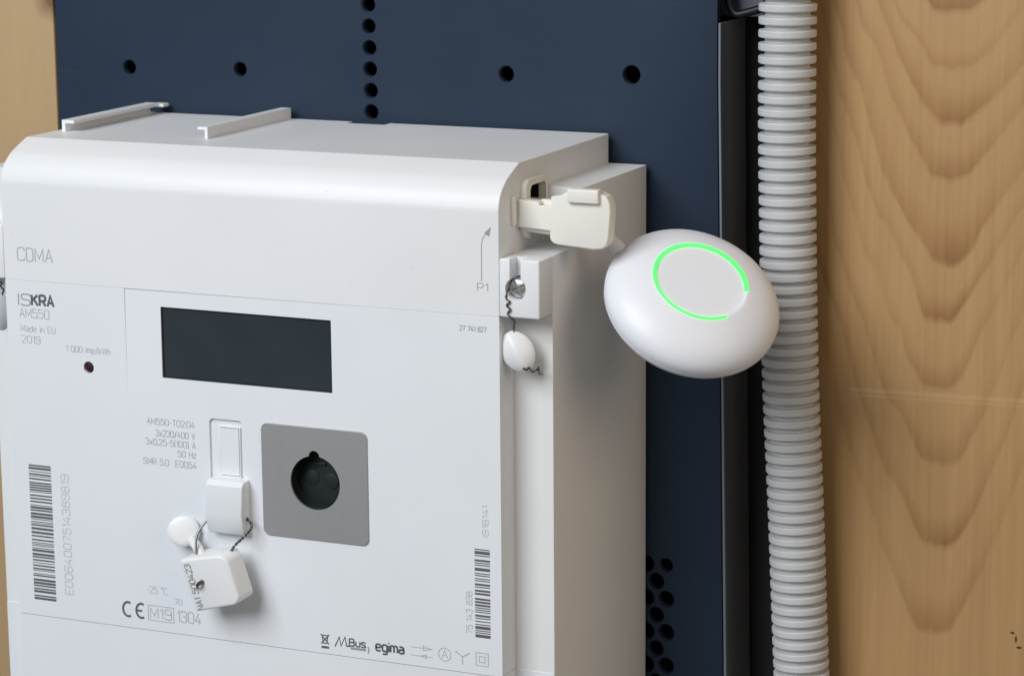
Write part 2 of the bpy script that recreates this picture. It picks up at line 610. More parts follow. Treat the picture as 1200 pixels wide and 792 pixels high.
# ------------------------------------------------------------------ the setting
Y_PANEL = 90.1
o = obj('wall_backing', box(-200, 420, 116, 124, -330, 190), 'backing')
tag(o, kind='structure')
o = obj('wall_board_left', box(-190, -36.5, 89.75, 104, -330, 190, 0.5, 2), 'wood_left')
tag(o, kind='structure')
o = obj('wall_board_right', box(236.5, 420, 92.0, 110, -330, 190, 1.6, 3), 'wood_right')
tag(o, kind='structure')

# ------------------------------------------------------------------ navy mounting panel
panel = thing('mounting_panel', (90, Y_PANEL, -330), 'dark navy painted mounting panel with drilled holes behind the white meter', 'panel')
bm = bmesh.new()
sheet = obj('sheet', prism([(-36.0, -330), (217.5, -330), (211.2, 40), (210.9, 190), (-36.0, 190)], 'y', Y_PANEL, Y_PANEL + 3.2, 0.4, 2), 'panel', panel)
holes = bmesh.new()
def drill(x, z, r):
    # slightly countersunk, a little uneven like drilled and painted board
    e = random.uniform(0.3, 0.5)
    lathe_y(x, z, [(r + e, Y_PANEL - 3), (r + e, Y_PANEL - 0.05), (r, Y_PANEL + e), (r, Y_PANEL + 8)], 28, bm=holes)
for (x, z, r) in ((-6.2, 36.6, 2.5), (38.0, 37.4, 2.45), (137.9, 39.2, 2.6), (182.0, 40.5, 3.0)):
    drill(x, z, r)
for k in range(-9, 8):
    z = 60.7 - k * 7.2
    drill(87.6 + (0.1 * k if k > 0 else 0), z, 2.45)
for k in range(7):
    z = -121.8 - 5.83 * 2 * k
    rr = 2.35 if k == 0 else 2.75
    drill(194.4, z, rr)
    drill(190.8, z - 6.0, 2.75)
    drill(187.3, z - 0.2, 2.75)
boolean(sheet, [holes])
# charcoal side strip that closes the right flank of the panel
obj('side_strip', prism([(218.9, -330), (217.9, -330), (211.5, 40), (211.45, 57.9), (212.2, 57.9), (212.25, 40)], 'y', Y_PANEL + 0.15, 114.5, 0.15, 1), 'strip', panel)
obj('rear_plate', box(205, 222, 103.5, 105.2, 59.0, 180, 0.2, 1), 'rear', panel)
obj('back_frame', box(-34, 206, Y_PANEL + 14, 115.5, -320, 180), 'black', panel)
# small flat head screw heads / standoffs hidden behind the meter carry it
cable = tag(obj('black_cable', tube(catmull([(211.0, 99, 92), (211.8, 98.4, 76), (212.2, 98, 65.4), (213.0, 98, 62.2), (214.7, 98, 60.2), (217.6, 98, 60.6), (222.8, 98, 62.1), (228.6, 98.5, 63.8), (233, 100, 66)], 10), 1.35, 12), 'black', origin=(213, 98, 60)),
            'thin black cable bent behind the right edge of the navy panel', 'cable')

# ------------------------------------------------------------------ corrugated conduit
axis = catmull([(238.0, 79.5, 150), (237.7, 80, 77), (237.7, 80, 48), (238.0, 80.3, 13.7), (239.7, 80.6, -48.9), (242.1, 81, -96.1), (244.7, 81, -150), (249.5, 81, -240)], 40)
def resample(pts, step_at):
    # walk along the axis; the ribs sit closer together towards the bottom
    out = [pts[0]]
    need = step_at(pts[0].z)
    for a, b in zip(pts, pts[1:]):
        L = (b - a).length
        t = need
        while t <= L:
            p = a + (b - a) * (t / L)
            out.append(p)
            last = t
            t += step_at(p.z)
        need = t - L
    return out
def rib_pitch(z):
    k = min(1.0, max(0.0, (40.0 - z) / 190.0))
    return (4.02 - 0.26 * k + 0.05 * math.sin(z * 0.21) * math.sin(z * 0.047)) / 16
fine = resample(axis, rib_pitch)
prof = [8.82, 8.98, 9.0, 9.0, 9.0, 9.0, 9.0, 9.0, 8.98, 8.82, 7.35, 7.08, 7.0, 7.0, 7.08, 7.35]
rs = [prof[i % 16] for i in range(len(fine))]
con = obj('corrugated_conduit', tube(fine, rs, 40), 'conduit', origin=(240, 80, -240), angle=28)
tag(con, 'light grey corrugated flexible conduit running upright beside the navy panel', 'conduit')

# ------------------------------------------------------------------ the meter
meter = thing('electricity_meter', (87.5, 44, -330), 'white wall mounted electricity meter with dark display and printed front', 'meter')
BT = 10.1     # recess of the base body behind the front face
# base body: the two flanks differ, the right one is cut back for the port
bb = prism([(BT, -330), (BT, 12.0), (88.2, 12.0), (88.2, -330)], 'x', -12.1, 60.0, 0.35, 2)
prism([(BT, -330), (BT, -5.2), (34.0, -5.2), (34.0, 11.95), (88.2, 11.95), (88.2, -330)], 'x', 60.1, 188.0, 0.35, 2, bm=bb)
obj('base_body', bb, 'body', meter)
obj('mounting_rail', box(20, 150, 88.0, Y_PANEL, -60, -40), 'dark', meter)

# top cover with rounded front edge
prof = [(0.0, -22.75)]
for p in catmull([(0.0, 5.8, 0), (0.12, 9.7, 0), (1.75, 13.7, 0), (5.4, 17.0, 0), (10.0, 19.25, 0), (15.6, 21.5, 0)], 6):
    prof.append((max(p.x, 0.0), p.y))
prof += [(87.9, 21.55), (87.9, -22.75)]
cover = obj('top_cover', prism(prof, 'x', 0.0, 175.0, 0.4, 3), 'white', meter)
cut1 = box(82.0, 96.2, 83.5, 95, 15, 30)                                     # notch in the rear edge
cut2 = prism([(19.2, 0.5), (31.5, 0.5), (31.5, 13.2), (30.3, 14.3), (20.4, 14.3), (19.2, 13.2)], 'x', 162.0, 190.0)   # port socket
boolean(cover, [cut1, cut2], 16)

# lugs at both sides of the cover with a screw well each
def lug(x0, x1, xs, sign):
    l = obj('cover_lug', box(x0, x1, 0.02, 12.0, -22.75, -5.15, 0.55, 3), 'white', meter)
    well = prism(circle(xs, -14.0, 3.35, 36), 'y', -5, 6.5)
    slot = box(xs - 1.9, xs + 1.7, -5, 5.2, -14.0, 5)
    boolean(l, [well, slot], 30)
    s = obj('screw', lathe_y(xs, -14.0, [(0.0, 1.35), (1.6, 1.45), (2.5, 1.75), (3.0, 2.3), (3.1, 3.2), (3.1, 6.4)]), 'screw', meter)
    boolean(s, [rot_y(box(xs - 0.45, xs + 0.45, 0.5, 2.3, -18, -10), xs, -14.0, 62 * sign),
                rot_y(box(xs - 0.45, xs + 0.45, 0.6, 2.2, -18, -10), xs, -14.0, -28 * sign)], 25)

def rot_y(bm, cx, cz, deg):
    bmesh.ops.rotate(bm, verts=bm.verts, cent=(cx, 0, cz), matrix=Matrix.Rotation(rad(deg), 3, 'Y'))
    return bm

lug(175.03, 187.96, 180.3, 1)
lug(-12.06, -0.03, -5.2, 1)

# front plate and terminal cover
plate = obj('front_plate', box(0.05, 174.95, 0.0, 12.0, -135.06, -22.85, 0.12, 2), 'plate', meter)
def wedge(x0, x1, z0, z1, depth):
    b = bmesh.new()
    vs = {}
    for i, x in enumerate((x0, x1)):
        for j, z in enumerate((z0, z1)):
            vs[i, j, 0] = b.verts.new((x, -2.0, z))
            vs[i, j, 1] = b.verts.new((x, depth(x, z), z))
    q = lambda *k: b.faces.new([vs[i] for i in k])
    q((0, 0, 0), (1, 0, 0), (1, 1, 0), (0, 1, 0))
    q((0, 0, 1), (0, 1, 1), (1, 1, 1), (1, 0, 1))
    q((0, 0, 0), (0, 0, 1), (1, 0, 1), (1, 0, 0))
    q((0, 1, 0), (1, 1, 0), (1, 1, 1), (0, 1, 1))
    q((0, 0, 0), (0, 1, 0), (0, 1, 1), (0, 0, 1))
    q((1, 0, 0), (1, 0, 1), (1, 1, 1), (1, 1, 0))
    return b
cuts = [
    wedge(44.8, 140, -90, -20, lambda x, z: 0.36 - 0.36 * (x - 44.8) / 84 - 0.34 * (-22.9 - z) / 34),
    prism(round_rect(57.8, 118.4, -50.8, -27.9, 0.3, 3), 'y', -2, 1.6),
    prism(round_rect(94.5, 128.8, -97.0, -63.2, 1.0, 3), 'y', -2, 9.0),
    prism(round_rect(74.3, 86.4, -83.0, -62.4, 1.5, 5), 'y', -2, 0.85),
    prism(circle(30.5, -49.6, 1.95, 32), 'y', -2, 1.0),
    prism(circle(64.0, -99.3, 3.0, 28), 'y', -2, 2.0),
]
boolean(plate, cuts, 25)
for p in plate.data.polygons: p.use_smooth = False
term = prism([(0.02, -330), (0.02, -135.2), (12.0, -135.2), (12.0, -330)], 'x', 0.0, 175.0, 0.15, 2)
box(-12.05, 187.7, BT - 0.12, BT + 0.8, -330, -135.3, 0.08, 1, bm=term)
obj('terminal_cover', term, 'plate', meter)

# guide rails on the top of the cover (gamma shaped, facing each other)
obj('guide_rail', prism([(3.9, 21.5), (5.2, 21.5), (5.2, 24.3), (8.6, 24.3), (8.6, 25.4), (3.9, 25.4)], 'y', 30.8, 84.5, 0.12, 1), 'white', meter)
obj('guide_rail', box(6.0, 10.4, 84.4, 88.5, 23.9, 25.0, 0.2, 1), 'white', meter)
obj('guide_rail', prism([(57.8, 21.5), (58.9, 21.5), (58.9, 25.3), (55.2, 25.3), (55.2, 24.3), (57.8, 24.3)], 'y', 31.0, 87.5, 0.12, 1), 'white', meter)

# display
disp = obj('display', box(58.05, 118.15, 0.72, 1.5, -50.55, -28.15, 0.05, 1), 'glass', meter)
fr = prism(round_rect(57.85, 118.35, -50.75, -27.95, 0.25, 3), 'y', 0.55, 1.55)
dframe = obj('display_frame', fr, 'black', disp)
boolean(dframe, [prism(round_rect(58.35, 117.85, -50.2, -28.5, 0.2, 3), 'y', -1, 3)])

# steel plate round the optical port
sp = obj('optical_port_plate', prism(round_rect(93.1, 130.2, -98.3, -62.0, 2.3, 8), 'y', -0.45, 0.35, 0.18, 2), 'steel', meter)
boolean(sp, [prism(circle(111.9, -79.8, 8.65, 64), 'y', -2, 3), prism(circle(111.7, -71.4, 1.9, 24), 'y', -2, 3)])
for p in sp.data.polygons: p.use_smooth = False
op = obj('optical_port', lathe_y(111.9, -79.8, [(0, 5.0), (6.0, 5.2), (9.6, 5.6), (10.4, 4.0), (10.6, 0.6), (11.2, 0.6), (11.2, 7)], 48), 'lens', sp)
bm = lathe_y(107.9, -79.4, [(0, 4.55), (1.6, 4.65), (2.5, 4.85), (2.9, 5.5)], 24)
lathe_y(114.8, -80.1, [(0, 4.55), (1.6, 4.65), (2.5, 4.85), (2.9, 5.5)], 24, bm=bm)
box(107.2, 113.0, 4.6, 5.4, -75.6, -74.4, 0.3, 2, bm=bm)
obj('port_lens', bm, 'lens', sp)

# status led
obj('status_led', lathe_y(30.5, -49.6, [(0, 0.25), (0.9, 0.3), (1.6, 0.5), (1.85, 0.9)], 28), 'led', meter)

# small sealed button door in its pocket
door = obj('button_door', box(77.6, 85.35, 0.12, 1.2, -81.5, -64.6, 0.25, 2), 'plate', meter)
boolean(door, [box(78.4, 85.0, -1, 0.75, -65.12, -64.88), box(84.78, 85.02, -1, 0.75, -80.4, -64.95), box(78.4, 85.0, -1, 0.75, -80.62, -80.38)])
# hook shaped latch below it
latch = obj('sealing_latch', prism([(0.5, -81.0), (-3.6, -81.2), (-5.2, -82.6), (-5.9, -91.6), (-4.4, -97.6), (-3.2, -98.6), (0.5, -98.6)], 'x', 75.1, 88.4, 0.6, 3), 'plate', meter)
boolean(latch, [prism(circle(-2.2, -93.4, 0.75, 16), 'x', 60, 100)])
obj('latch_hook', prism([(0.4, -81.5), (-1.3, -82), (-1.3, -99), (0.4, -99.5)], 'x', 75.6, 87.9, 0.3, 2), 'plate', meter)

# P1 port: rim, contacts, hinged lid swung open
rim = obj('port_rim', prism(round_rect(15.8, 33.6, -2.0, 16.2, 3.4, 6), 'x', 174.6, 177.0, 0.7, 3), 'cream', meter)
boolean(rim, [prism(round_rect(19.3, 31.4, -4.5, 14.1, 1.8, 5), 'x', 170, 180)])
liner = obj('port_socket', box(162.2, 174.5, 19.3, 31.4, 0.6, 14.15), 'dark', meter)
boolean(liner, [box(163.2, 180, 19.8, 30.9, 1.1, 13.7)])
bm = bmesh.new()
for k in range(5):
    box(163.5, 173.5, 20.6 + 1.75 * k, 21.3 + 1.75 * k, 11.4, 12.2, bm=bm)
obj('port_contacts', bm, 'copper', meter)
obj('hinge_rib', box(174.8, 176.2, 8.8, 11.0, 3.2, 12.2, 0.5, 3), 'cream', meter)
# lid outline in x,z
lid_poly = [(175.2, 2.7), (176.2, 2.4), (186.2, 1.9)]
lid_poly += [(186.2, -0.2), (186.7, -1.3), (187.7, -1.9), (189, -2.2)]
lid_poly += [(200.2, -3.0), (202.9, -2.7), (204.5, -1.4), (205.1, 1.0)]
lid_poly += [(205.7, 8.6), (205.4, 11.2), (204.3, 13.1), (202.2, 14.0)]
lid_poly += [(192.0, 14.1), (189.6, 12.7), (186.6, 12.2), (186.6, 9.5), (182.8, 9.3), (182.8, 10.4), (176.4, 10.8), (175.2, 10.6)]
lid = obj('port_lid', prism(lid_poly, 'y', 12.2, 17.2, 0.8, 3), 'cream', meter)
obj('finger_tab', box(192.4, 202.4, 10.7, 14.2, 10.9, 15.1, 0.5, 3), 'cream', lid)
obj('strap_block', box(182.5, 186.9, 14.8, 16.2, 8.9, 10.9, 0.2, 2), 'cream', lid)
obj('strap_rib', prism([(175.4, 1.0), (185.6, 0.2), (185.6, 2.4), (175.4, 3.0)], 'y', 14.8, 18.4, 0.4, 2), 'cream', lid)

# ------------------------------------------------------------------ print on the meter
PY = -0.06
def printed(bm, name, mat='ink', label=None):
    o = obj(name, bm, mat, meter, smooth=False)
    if label: o['label'] = label
    return o

def quadstrip(bm, pts, w, y=PY, closed=False):
    """a flat stroke of width w along x,z points"""
    P = [Vector((p[0], p[1])) for p in pts]
    n = len(P)
    L, R_ = [], []
    for i in range(n):
        a = P[i - 1] if (i > 0 or closed) else P[i]
        c = P[(i + 1) % n] if (i < n - 1 or closed) else P[i]
        d1 = (P[i] - a)
        d2 = (c - P[i])
        if d1.length < 1e-9: d1 = d2
        if d2.length < 1e-9: d2 = d1
        d1 = d1.normalized()
        d2 = d2.normalized()
        t = (d1 + d2)
        t = t.normalized() if t.length > 1e-6 else d1
        nrm = Vector((-t.y, t.x))
        k = max(0.5, nrm.dot(Vector((-d1.y, d1.x))))
        off = nrm * (w / 2 / k)
        L.append(bm.verts.new((P[i].x + off.x, y, P[i].y + off.y)))
        R_.append(bm.verts.new((P[i].x - off.x, y, P[i].y - off.y)))
    for i in range(n if closed else n - 1):
        j = (i + 1) % n
        bm.faces.new([L[i], L[j], R_[j], R_[i]])
    return bm

# narrow technical lettering drawn with strokes: s = sharp, r = rounded corners, o = rounded and closed
GLYPH = {
 'C': 'r 4,4.6 4,6 0,6 0,0 4,0 4,1.4', 'D': 's 0,0 0,6|r 0,6 4,6 4,0 0,0', 'M': 's 0,0 0,6 2.4,1.4 4.8,6 4.8,0',
 'A': 's 0,0 2.1,6 4.2,0|s 0.7,2 3.5,2', 'I': 's 0,0 0,6', 'S': 'r 4,5 4,6 0,6 0,3.1 4,3.1 4,0 0,0 0,1',
 'K': 's 0,0 0,6|s 4,6 0,2.6|s 1.3,3.7 4,0', 'R': 's 0,0 0,6|r 0,6 4,6 4,2.8 0,2.8|s 2,2.8 4,0',
 '5': 's 3.8,6 0.3,6 0.1,3.5|r 0.1,3.5 4,3.9 4,0 0,0 0,1.2', '0': 'o 0,0 0,6 4,6 4,0', '2': 'r 0,4.8 0,6 4,6 4,3.7|s 4,3.9 0,0 4,0',
 '1': 's 0,4.8 1.5,6 1.5,0', '9': 'o 0,2.9 0,6 4,6 4,2.9|r 4,4.5 4,0 0,0 0,1', '6': 'o 0,0 0,3.4 4,3.4 4,0|r 0,1.5 0,6 4,6 4,5',
 '8': 'o 0,0 0,3.1 4,3.1 4,0|o 0.3,3.1 0.3,6 3.7,6 3.7,3.1', '3': 'r 0,5 0,6 4,6 4,3.1 1.5,3.1|r 1.5,3.1 4,3.1 4,0 0,0 0,1',
 '4': 's 2.6,6 0,1.6 4,1.6|s 3,3.2 3,0', '7': 's 0,6 4,6 1.4,0', 'E': 's 4,6 0,6 0,0 4,0|s 0,3 3.4,3', 'U': 'r 0,6 0,0 4,0 4,6',
 'T': 's 0,6 4,6|s 2,6 2,0', 'H': 's 0,0 0,6|s 4,0 4,6|s 0,3 4,3', 'P': 's 0,0 0,6|r 0,6 4,6 4,2.6 0,2.6',
 'B': 's 0,0 0,6|r 0,6 3.8,6 3.8,3.1 0,3.1|r 0,3.1 4,3.1 4,0 0,0', 'V': 's 0,6 2,0 4,6', 'W': 's 0,6 1.4,0 2.8,6 4.2,0 5.6,6',
 'N': 's 0,0 0,6 4,0 4,6', 'a': 'r 0.2,4.2 3.4,4.2 3.4,0 0,0 0,2.4 3.4,2.4|s 3.4,1.2 3.4,0', 'd': 'o 0,0 0,4.2 3.6,4.2 3.6,0|s 3.6,0 3.6,6.2',
 'e': 'r 0,2.1 3.6,2.1 3.6,4.2 0,4.2 0,0 3.4,0', 'i': 's 0,0 0,4.2|s 0,5.3 0,6', 'n': 's 0,0 0,4.2|r 0,3 0,4.2 3.4,4.2 3.4,0',
 'm': 's 0,0 0,4.2|r 0,4.2 2.6,4.2 2.6,0|r 2.6,4.2 5.2,4.2 5.2,0', 'p': 's 0,-1.8 0,4.2|o 0,0 0,4.2 3.6,4.2 3.6,0',
 'k': 's 0,0 0,6.2|s 3.2,4.2 0,1.6|s 1.1,2.5 3.4,0', 'h': 's 0,0 0,6.2|r 0,4.2 3.4,4.2 3.4,0', 'x': 's 0,0 3.4,4.2|s 0,4.2 3.4,0',
 'z': 's 0,4.2 3.2,4.2 0,0 3.2,0', 'u': 'r 0,4.2 0,0 3.4,0 3.4,4.2', 's': 'r 3.2,3.5 3.2,4.2 0,4.2 0,2.1 3.2,2.1 3.2,0 0,0 0,0.7',
 'g': 'o 0,0 0,4.2 3.6,4.2 3.6,0|r 3.6,4.2 3.6,-1.8 0.3,-1.8', '/': 's 0,-0.6 2.6,6.6', '-': 's 0,2.8 2.2,2.8', '.': 's 0,0 0,0.7',
 ',': 's 0.3,0.6 0,-1', '(': 'r 1.2,6.6 0,5 0,0.8 1.2,-0.8', ')': 'r 0,6.6 1.2,5 1.2,0.8 0,-0.8', '\u00b0': 'o 0,4.4 0,6.2 1.8,6.2 1.8,4.4',
}

def rounded(pts, r, closed):
    out = []
    n = len(pts)
    for i, p in enumerate(pts):
        if not closed and i in (0, n - 1):
            out.append(p)
            continue
        p = Vector(p)
        a = Vector(pts[i - 1]) - p
        b = Vector(pts[(i + 1) % n]) - p
        ra = min(r, a.length * 0.49)
        rb_ = min(r, b.length * 0.49)
        A = p + a.normalized() * ra
        B = p + b.normalized() * rb_
        for k in range(5):
            t = k / 4
            out.append(tuple(A * (1 - t) ** 2 + p * 2 * t * (1 - t) + B * t * t))
    return out

def text_bm(s, cx, cz, w, h, rot=0.0, stroke=0.10, y=PY):
    """stroke lettering fitted into a w x h millimetre box (h = cap height) centred on cx,cz"""
    strokes = []
    x = 0.0
    for ch in s:
        if ch == ' ':
            x += 3.6
            continue
        wd = 0.0
        for part in GLYPH[ch].split('|'):
            kind, *pp = part.split(' ')
            pts = [tuple(float(c) for c in q.split(',')) for q in pp]
            wd = max(wd, max(q[0] for q in pts))
            closed = kind == 'o'
            if kind in 'ro':
                pts = rounded(pts, 1.5, closed)
            strokes.append(([(q[0] + x, q[1]) for q in pts], closed))
        x += wd + 1.35
    W_ = x - 1.35
    kx, kz_ = w / W_, h / 6.0
    c, sn = math.cos(rad(rot)), math.sin(rad(rot))
    bm = bmesh.new()
    for i, (pts, closed) in enumerate(strokes):
        q = []
        for (u, t) in pts:
            u, t = (u - W_ / 2) * kx, (t - 3.0) * kz_
            q.append((cx + u * c - t * sn, cz + u * sn + t * c))
        quadstrip(bm, q, stroke * h, y - 0.004 * (i % 5), closed)
    return bm

def T(s, cx, cz, w, h, mat='ink', rot=0.0, stroke=0.10):
    return printed(text_bm(s, cx, cz, w, h, rot, stroke), 'printed_text', mat)

T('CDMA', 11.9, -14.2, 13.2, 4.2, 'ink', stroke=0.095)
T('IS', 7.1, -29.1, 4.4, 3.7, 'ink_mid', stroke=0.110)
T('KRA', 14.1, -29.0, 8.2, 3.4, 'ink_dark', stroke=0.240)
T('AM550', 10.7, -33.4, 11.2, 2.9, 'ink', stroke=0.095)
T('Made in EU', 11.9, -38.5, 13.0, 2.1, 'ink', stroke=0.095)
T('2019', 9.0, -42.1, 7.0, 2.4, 'ink', stroke=0.095)
T('1 000 imp/kWh', 30.6, -43.9, 16.4, 1.9, 'ink', stroke=0.110)
T('AM550-TD2.04', 60.3, -65.2, 17.4, 1.95, 'ink', stroke=0.130)
T('3x230/400 V', 61.8, -68.9, 14.4, 1.95, 'ink', stroke=0.130)
T('3x0,25-5(100) A', 60.0, -71.9, 18.4, 1.95, 'ink', stroke=0.130)
T('50 Hz', 65.9, -75.0, 6.6, 1.95, 'ink', stroke=0.130)
T('SMR 5.0  E0054', 59.5, -78.4, 19.4, 1.95, 'ink', stroke=0.130)
T('-25 °C', 53.0, -121.3, 7.6, 2.3, 'ink_pale')
T('70', 60.9, -124.3, 2.6, 1.8, 'ink')
T('M19', 54.2, -129.1, 7.8, 3.4, 'ink', stroke=0.095)
T('1304', 64.7, -129.1, 8.6, 3.6, 'ink', stroke=0.095)
T('E0064007514389819', 19.6, -106.3, 40.5, 2.9, 'ink_pale', rot=90, stroke=0.095)
T('27 741 827', 166.3, -27.0, 8.8, 1.5, 'ink_mid', stroke=0.130)
T('IS16141', 169.7, -86.2, 9.6, 1.9, 'ink', rot=90)
T('75 143 898', 164.0, -115.6, 13.4, 2.0, 'ink', rot=90, stroke=0.095)
T('P1', 169.6, -14.1, 3.4, 2.3, 'ink_mid', stroke=0.095)
T('egima', 136.6, -130.2, 9.6, 3.0, 'ink_dark', stroke=0.210)
# CE mark
bm = bmesh.new()
quadstrip(bm, [(42.0 + 1.9 * math.cos(rad(a)) - 0.1, -128.9 + 2.4 * math.sin(rad(a))) for a in range(60, 301, 15)], 0.75)
quadstrip(bm, [(47.0 + 1.9 * math.cos(rad(a)) - 0.1, -128.9 + 2.4 * math.sin(rad(a))) for a in range(60, 301, 15)], 0.75)
quadstrip(bm, [(45.2, -128.9), (47.2, -128.9)], 0.7, PY - 0.01)
printed(bm, 'printed_symbol', 'ink_dark', 'CE mark')
bm = quadstrip(bmesh.new(), [(49.5, -131.6), (59.0, -131.6), (59.0, -126.6), (49.5, -126.6)], 0.25, closed=True)
printed(bm, 'printed_symbol', 'ink', 'thin frame round M19')
# crossed out bin
bm = bmesh.new()
quadstrip(bm, [(112.4, -128.7), (115.3, -131.8)], 0.38)
quadstrip(bm, [(115.4, -128.7), (112.5, -131.8)], 0.38, PY - 0.01)
quadstrip(bm, [(112.9, -129.0), (113.3, -131.6), (114.5, -131.6), (114.9, -129.0)], 0.34, PY - 0.02, closed=True)
quadstrip(bm, [(112.6, -132.9), (115.3, -132.9)], 0.75, PY)
printed(bm, 'printed_symbol', 'ink_dark', 'crossed out bin symbol')
# M-Bus word mark
bm = quadstrip(bmesh.new(), [(117.4, -132.2), (119.0, -128.9), (119.5, -131.8), (121.0, -128.7), (121.5, -131.6), (122.6, -131.6)], 0.42)
printed(bm, 'printed_symbol', 'ink_dark', 'zigzag M of the bus mark')
T('Bus', 125.3, -130.2, 5.6, 2.3, 'ink_dark', stroke=0.200)
bm = quadstrip(bmesh.new(), [(122.9, -132.1), (128.3, -132.1)], 0.75)
quadstrip(bm, [(129.0, -130.9), (129.3, -132.0), (129.0, -133.1)], 0.4)
printed(bm, 'printed_symbol', 'ink_mid', 'underline of the bus mark')
# arrows
bm = bmesh.new()
for z, dirn in ((-129.0, 1), (-131.6, -1)):
    quadstrip(bm, [(143.6, z), (151.4, z)], 0.22)
    if dirn > 0:
        quadstrip(bm, [(148.2, z + 0.75), (151.3, z), (148.2, z - 0.75)], 0.22, PY - 0.01, closed=True)
    else:
        quadstrip(bm, [(149.2, z + 0.6), (147.0, z), (149.2, z - 0.6)], 0.22, PY - 0.01, closed=True)
printed(bm, 'printed_symbol', 'ink', 'two opposed arrows')
# circled A
bm = quadstrip(bmesh.new(), [(155.5 + 2.1 * math.cos(2 * math.pi * i / 28), -130.1 + 2.1 * math.sin(2 * math.pi * i / 28)) for i in range(28)], 0.25, closed=True)
printed(bm, 'printed_symbol', 'ink', 'ring round the letter A')
T('A', 155.5, -130.0, 2.0, 2.6, 'ink', stroke=0.095)
# Y symbol
bm = bmesh.new()
quadstrip(bm, [(161.5, -130.1), (161.5, -132.2)], 0.3)
quadstrip(bm, [(161.5, -130.1), (159.5, -128.8)], 0.3, PY - 0.01)
quadstrip(bm, [(161.5, -130.1), (163.5, -128.9)], 0.3, PY - 0.02)
for (x, z) in ((161.5, -132.3), (159.4, -128.7), (163.6, -128.8)):
    quadstrip(bm, [(x - 0.22, z), (x + 0.22, z)], 0.44, PY - 0.03)
printed(bm, 'printed_symbol', 'ink', 'three pointed star connection symbol')
bm = quadstrip(bmesh.new(), [(166.1, -132.2), (170.2, -132.2), (170.2, -128.1), (166.1, -128.1)], 0.25, closed=True)
quadstrip(bm, [(167.2, -131.1), (169.1, -131.1), (169.1, -129.2), (167.2, -129.2)], 0.25, closed=True)
printed(bm, 'printed_symbol', 'ink', 'double square symbol')
# P1 arrow
bm = quadstrip(bmesh.new(), [(169.3, -12.3), (169.4, -1.2), (169.8, 0.6), (171.4, 2.6)], 0.24)
printed(bm, 'printed_symbol', 'ink_mid', 'thin line of the arrow to the side port')
bm = bmesh.new()
bm.faces.new([bm.verts.new(p) for p in ((172.5, PY - 0.01, 4.2), (170.3, PY - 0.01, 2.2), (171.9, PY - 0.01, 1.2))])
printed(bm, 'printed_symbol', 'ink_mid', 'arrow head')

def barcode(x0, x1, z0, z1, pattern, mat='ink_dark'):
    """bars are listed from the top down as (bar, gap) module counts"""
    tot = sum(a + g for a, g in pattern) - pattern[-1][1]
    m = (z1 - z0) / tot
    bm = bmesh.new()
    z = z1
    for a, g in pattern:
        vs = [bm.verts.new((x, PY, zz)) for x, zz in ((x0, z), (x1, z), (x1, z - a * m), (x0, z - a * m))]
        bm.faces.new(vs)
        z -= (a + g) * m
    printed(bm, 'barcode', mat)
rb = random.Random(3)
def bars(n):
    return [(rb.choice((1, 1, 1, 2, 2, 3)), rb.choice((1, 1, 1, 2, 2, 3))) for _ in range(n)]
barcode(5.9, 14.4, -129.6, -83.8, [(2, 1), (3, 2)] + bars(44) + [(2, 1), (3, 1)])
barcode(166.0, 171.1, -123.2, -95.1, [(1, 1), (3, 1)] + bars(25) + [(1, 1), (3, 1)])

# ------------------------------------------------------------------ wire seals
def spindle(p0, p1, wmax, tmax, twist, n=18, m=20):
    """almond shaped seal body lofted between two points, with a ridge"""
    b = bmesh.new()
    P0, P1 = Vector(p0), Vector(p1)
    d = (P1 - P0)
    dn = d.normalized()
    u = dn.cross(Vector((0, 1, 0))).normalized()
    v = u.cross(dn).normalized()
    c, s = math.cos(rad(twist)), math.sin(rad(twist))
    u, v = u * c + v * s, v * c - u * s
    rings = []
    for i in range(n + 1):
        t = i / n
        w = (max(0.0, math.sin(math.pi * (0.03 + 0.94 * t)))) ** 0.55
        ring = []
        for k in range(m):
            a = 2 * math.pi * k / m
            ca, sa = math.cos(a), math.sin(a)
            ring.append(b.verts.new(P0 + d * t + u * wmax * w * math.copysign(abs(ca) ** 1.55, ca) + v * tmax * w * math.copysign(abs(sa) ** 1.55, sa)))
        rings.append(ring)
    for a_, c_ in zip(rings, rings[1:]):
        for k in range(m):
            b.faces.new([a_[k], a_[(k + 1) % m], c_[(k + 1) % m], c_[k]])
    b.faces.new(rings[0][::-1])
    b.faces.new(rings[-1])
    return b

s1 = thing('wire_seal', (180, 4, -40), 'small white almond shaped seal hanging on wire below the right screw', 'seal', 'seals on the meter')
obj('seal_body', spindle((176.2, 3.2, -28.0), (182.8, 3.4, -39.2), 5.0, 3.0, 14), 'seal', s1, angle=38)
zig = [(178.3, 0.7, -12.5), (177.3, -0.4, -16.6), (178.6, -0.5, -17.8), (177.6, -0.5, -19.0), (178.8, -0.5, -20.2), (177.8, -0.5, -21.4), (178.8, -0.3, -22.6), (179.0, 2.2, -24.2), (178.3, 3.2, -26.0), (178.2, 3.2, -29.5)]
obj('seal_wire', twisted(zig, 0.17, 0.16, 10), 'wire', s1)
obj('wire_tail', twisted([(181.8, 1.6, -38.2), (183.2, 1.4, -38.4), (183.9, 1.4, -37.8), (184.8, 1.5, -38.9), (186.0, 1.7, -38.3), (186.7, 1.7, -37.4), (186.9, 1.8, -39.3), (188.0, 1.8, -39.2)], 0.2, 0.2, 7), 'wire', s1)
obj('wire_tail', tube(catmull([(180.4, 0.9, -11.4), (181.3, 0.4, -10.3), (182.6, 0.6, -10.9), (182.9, 1.2, -13.2)], 8), 0.2, 6), 'wire', s1)

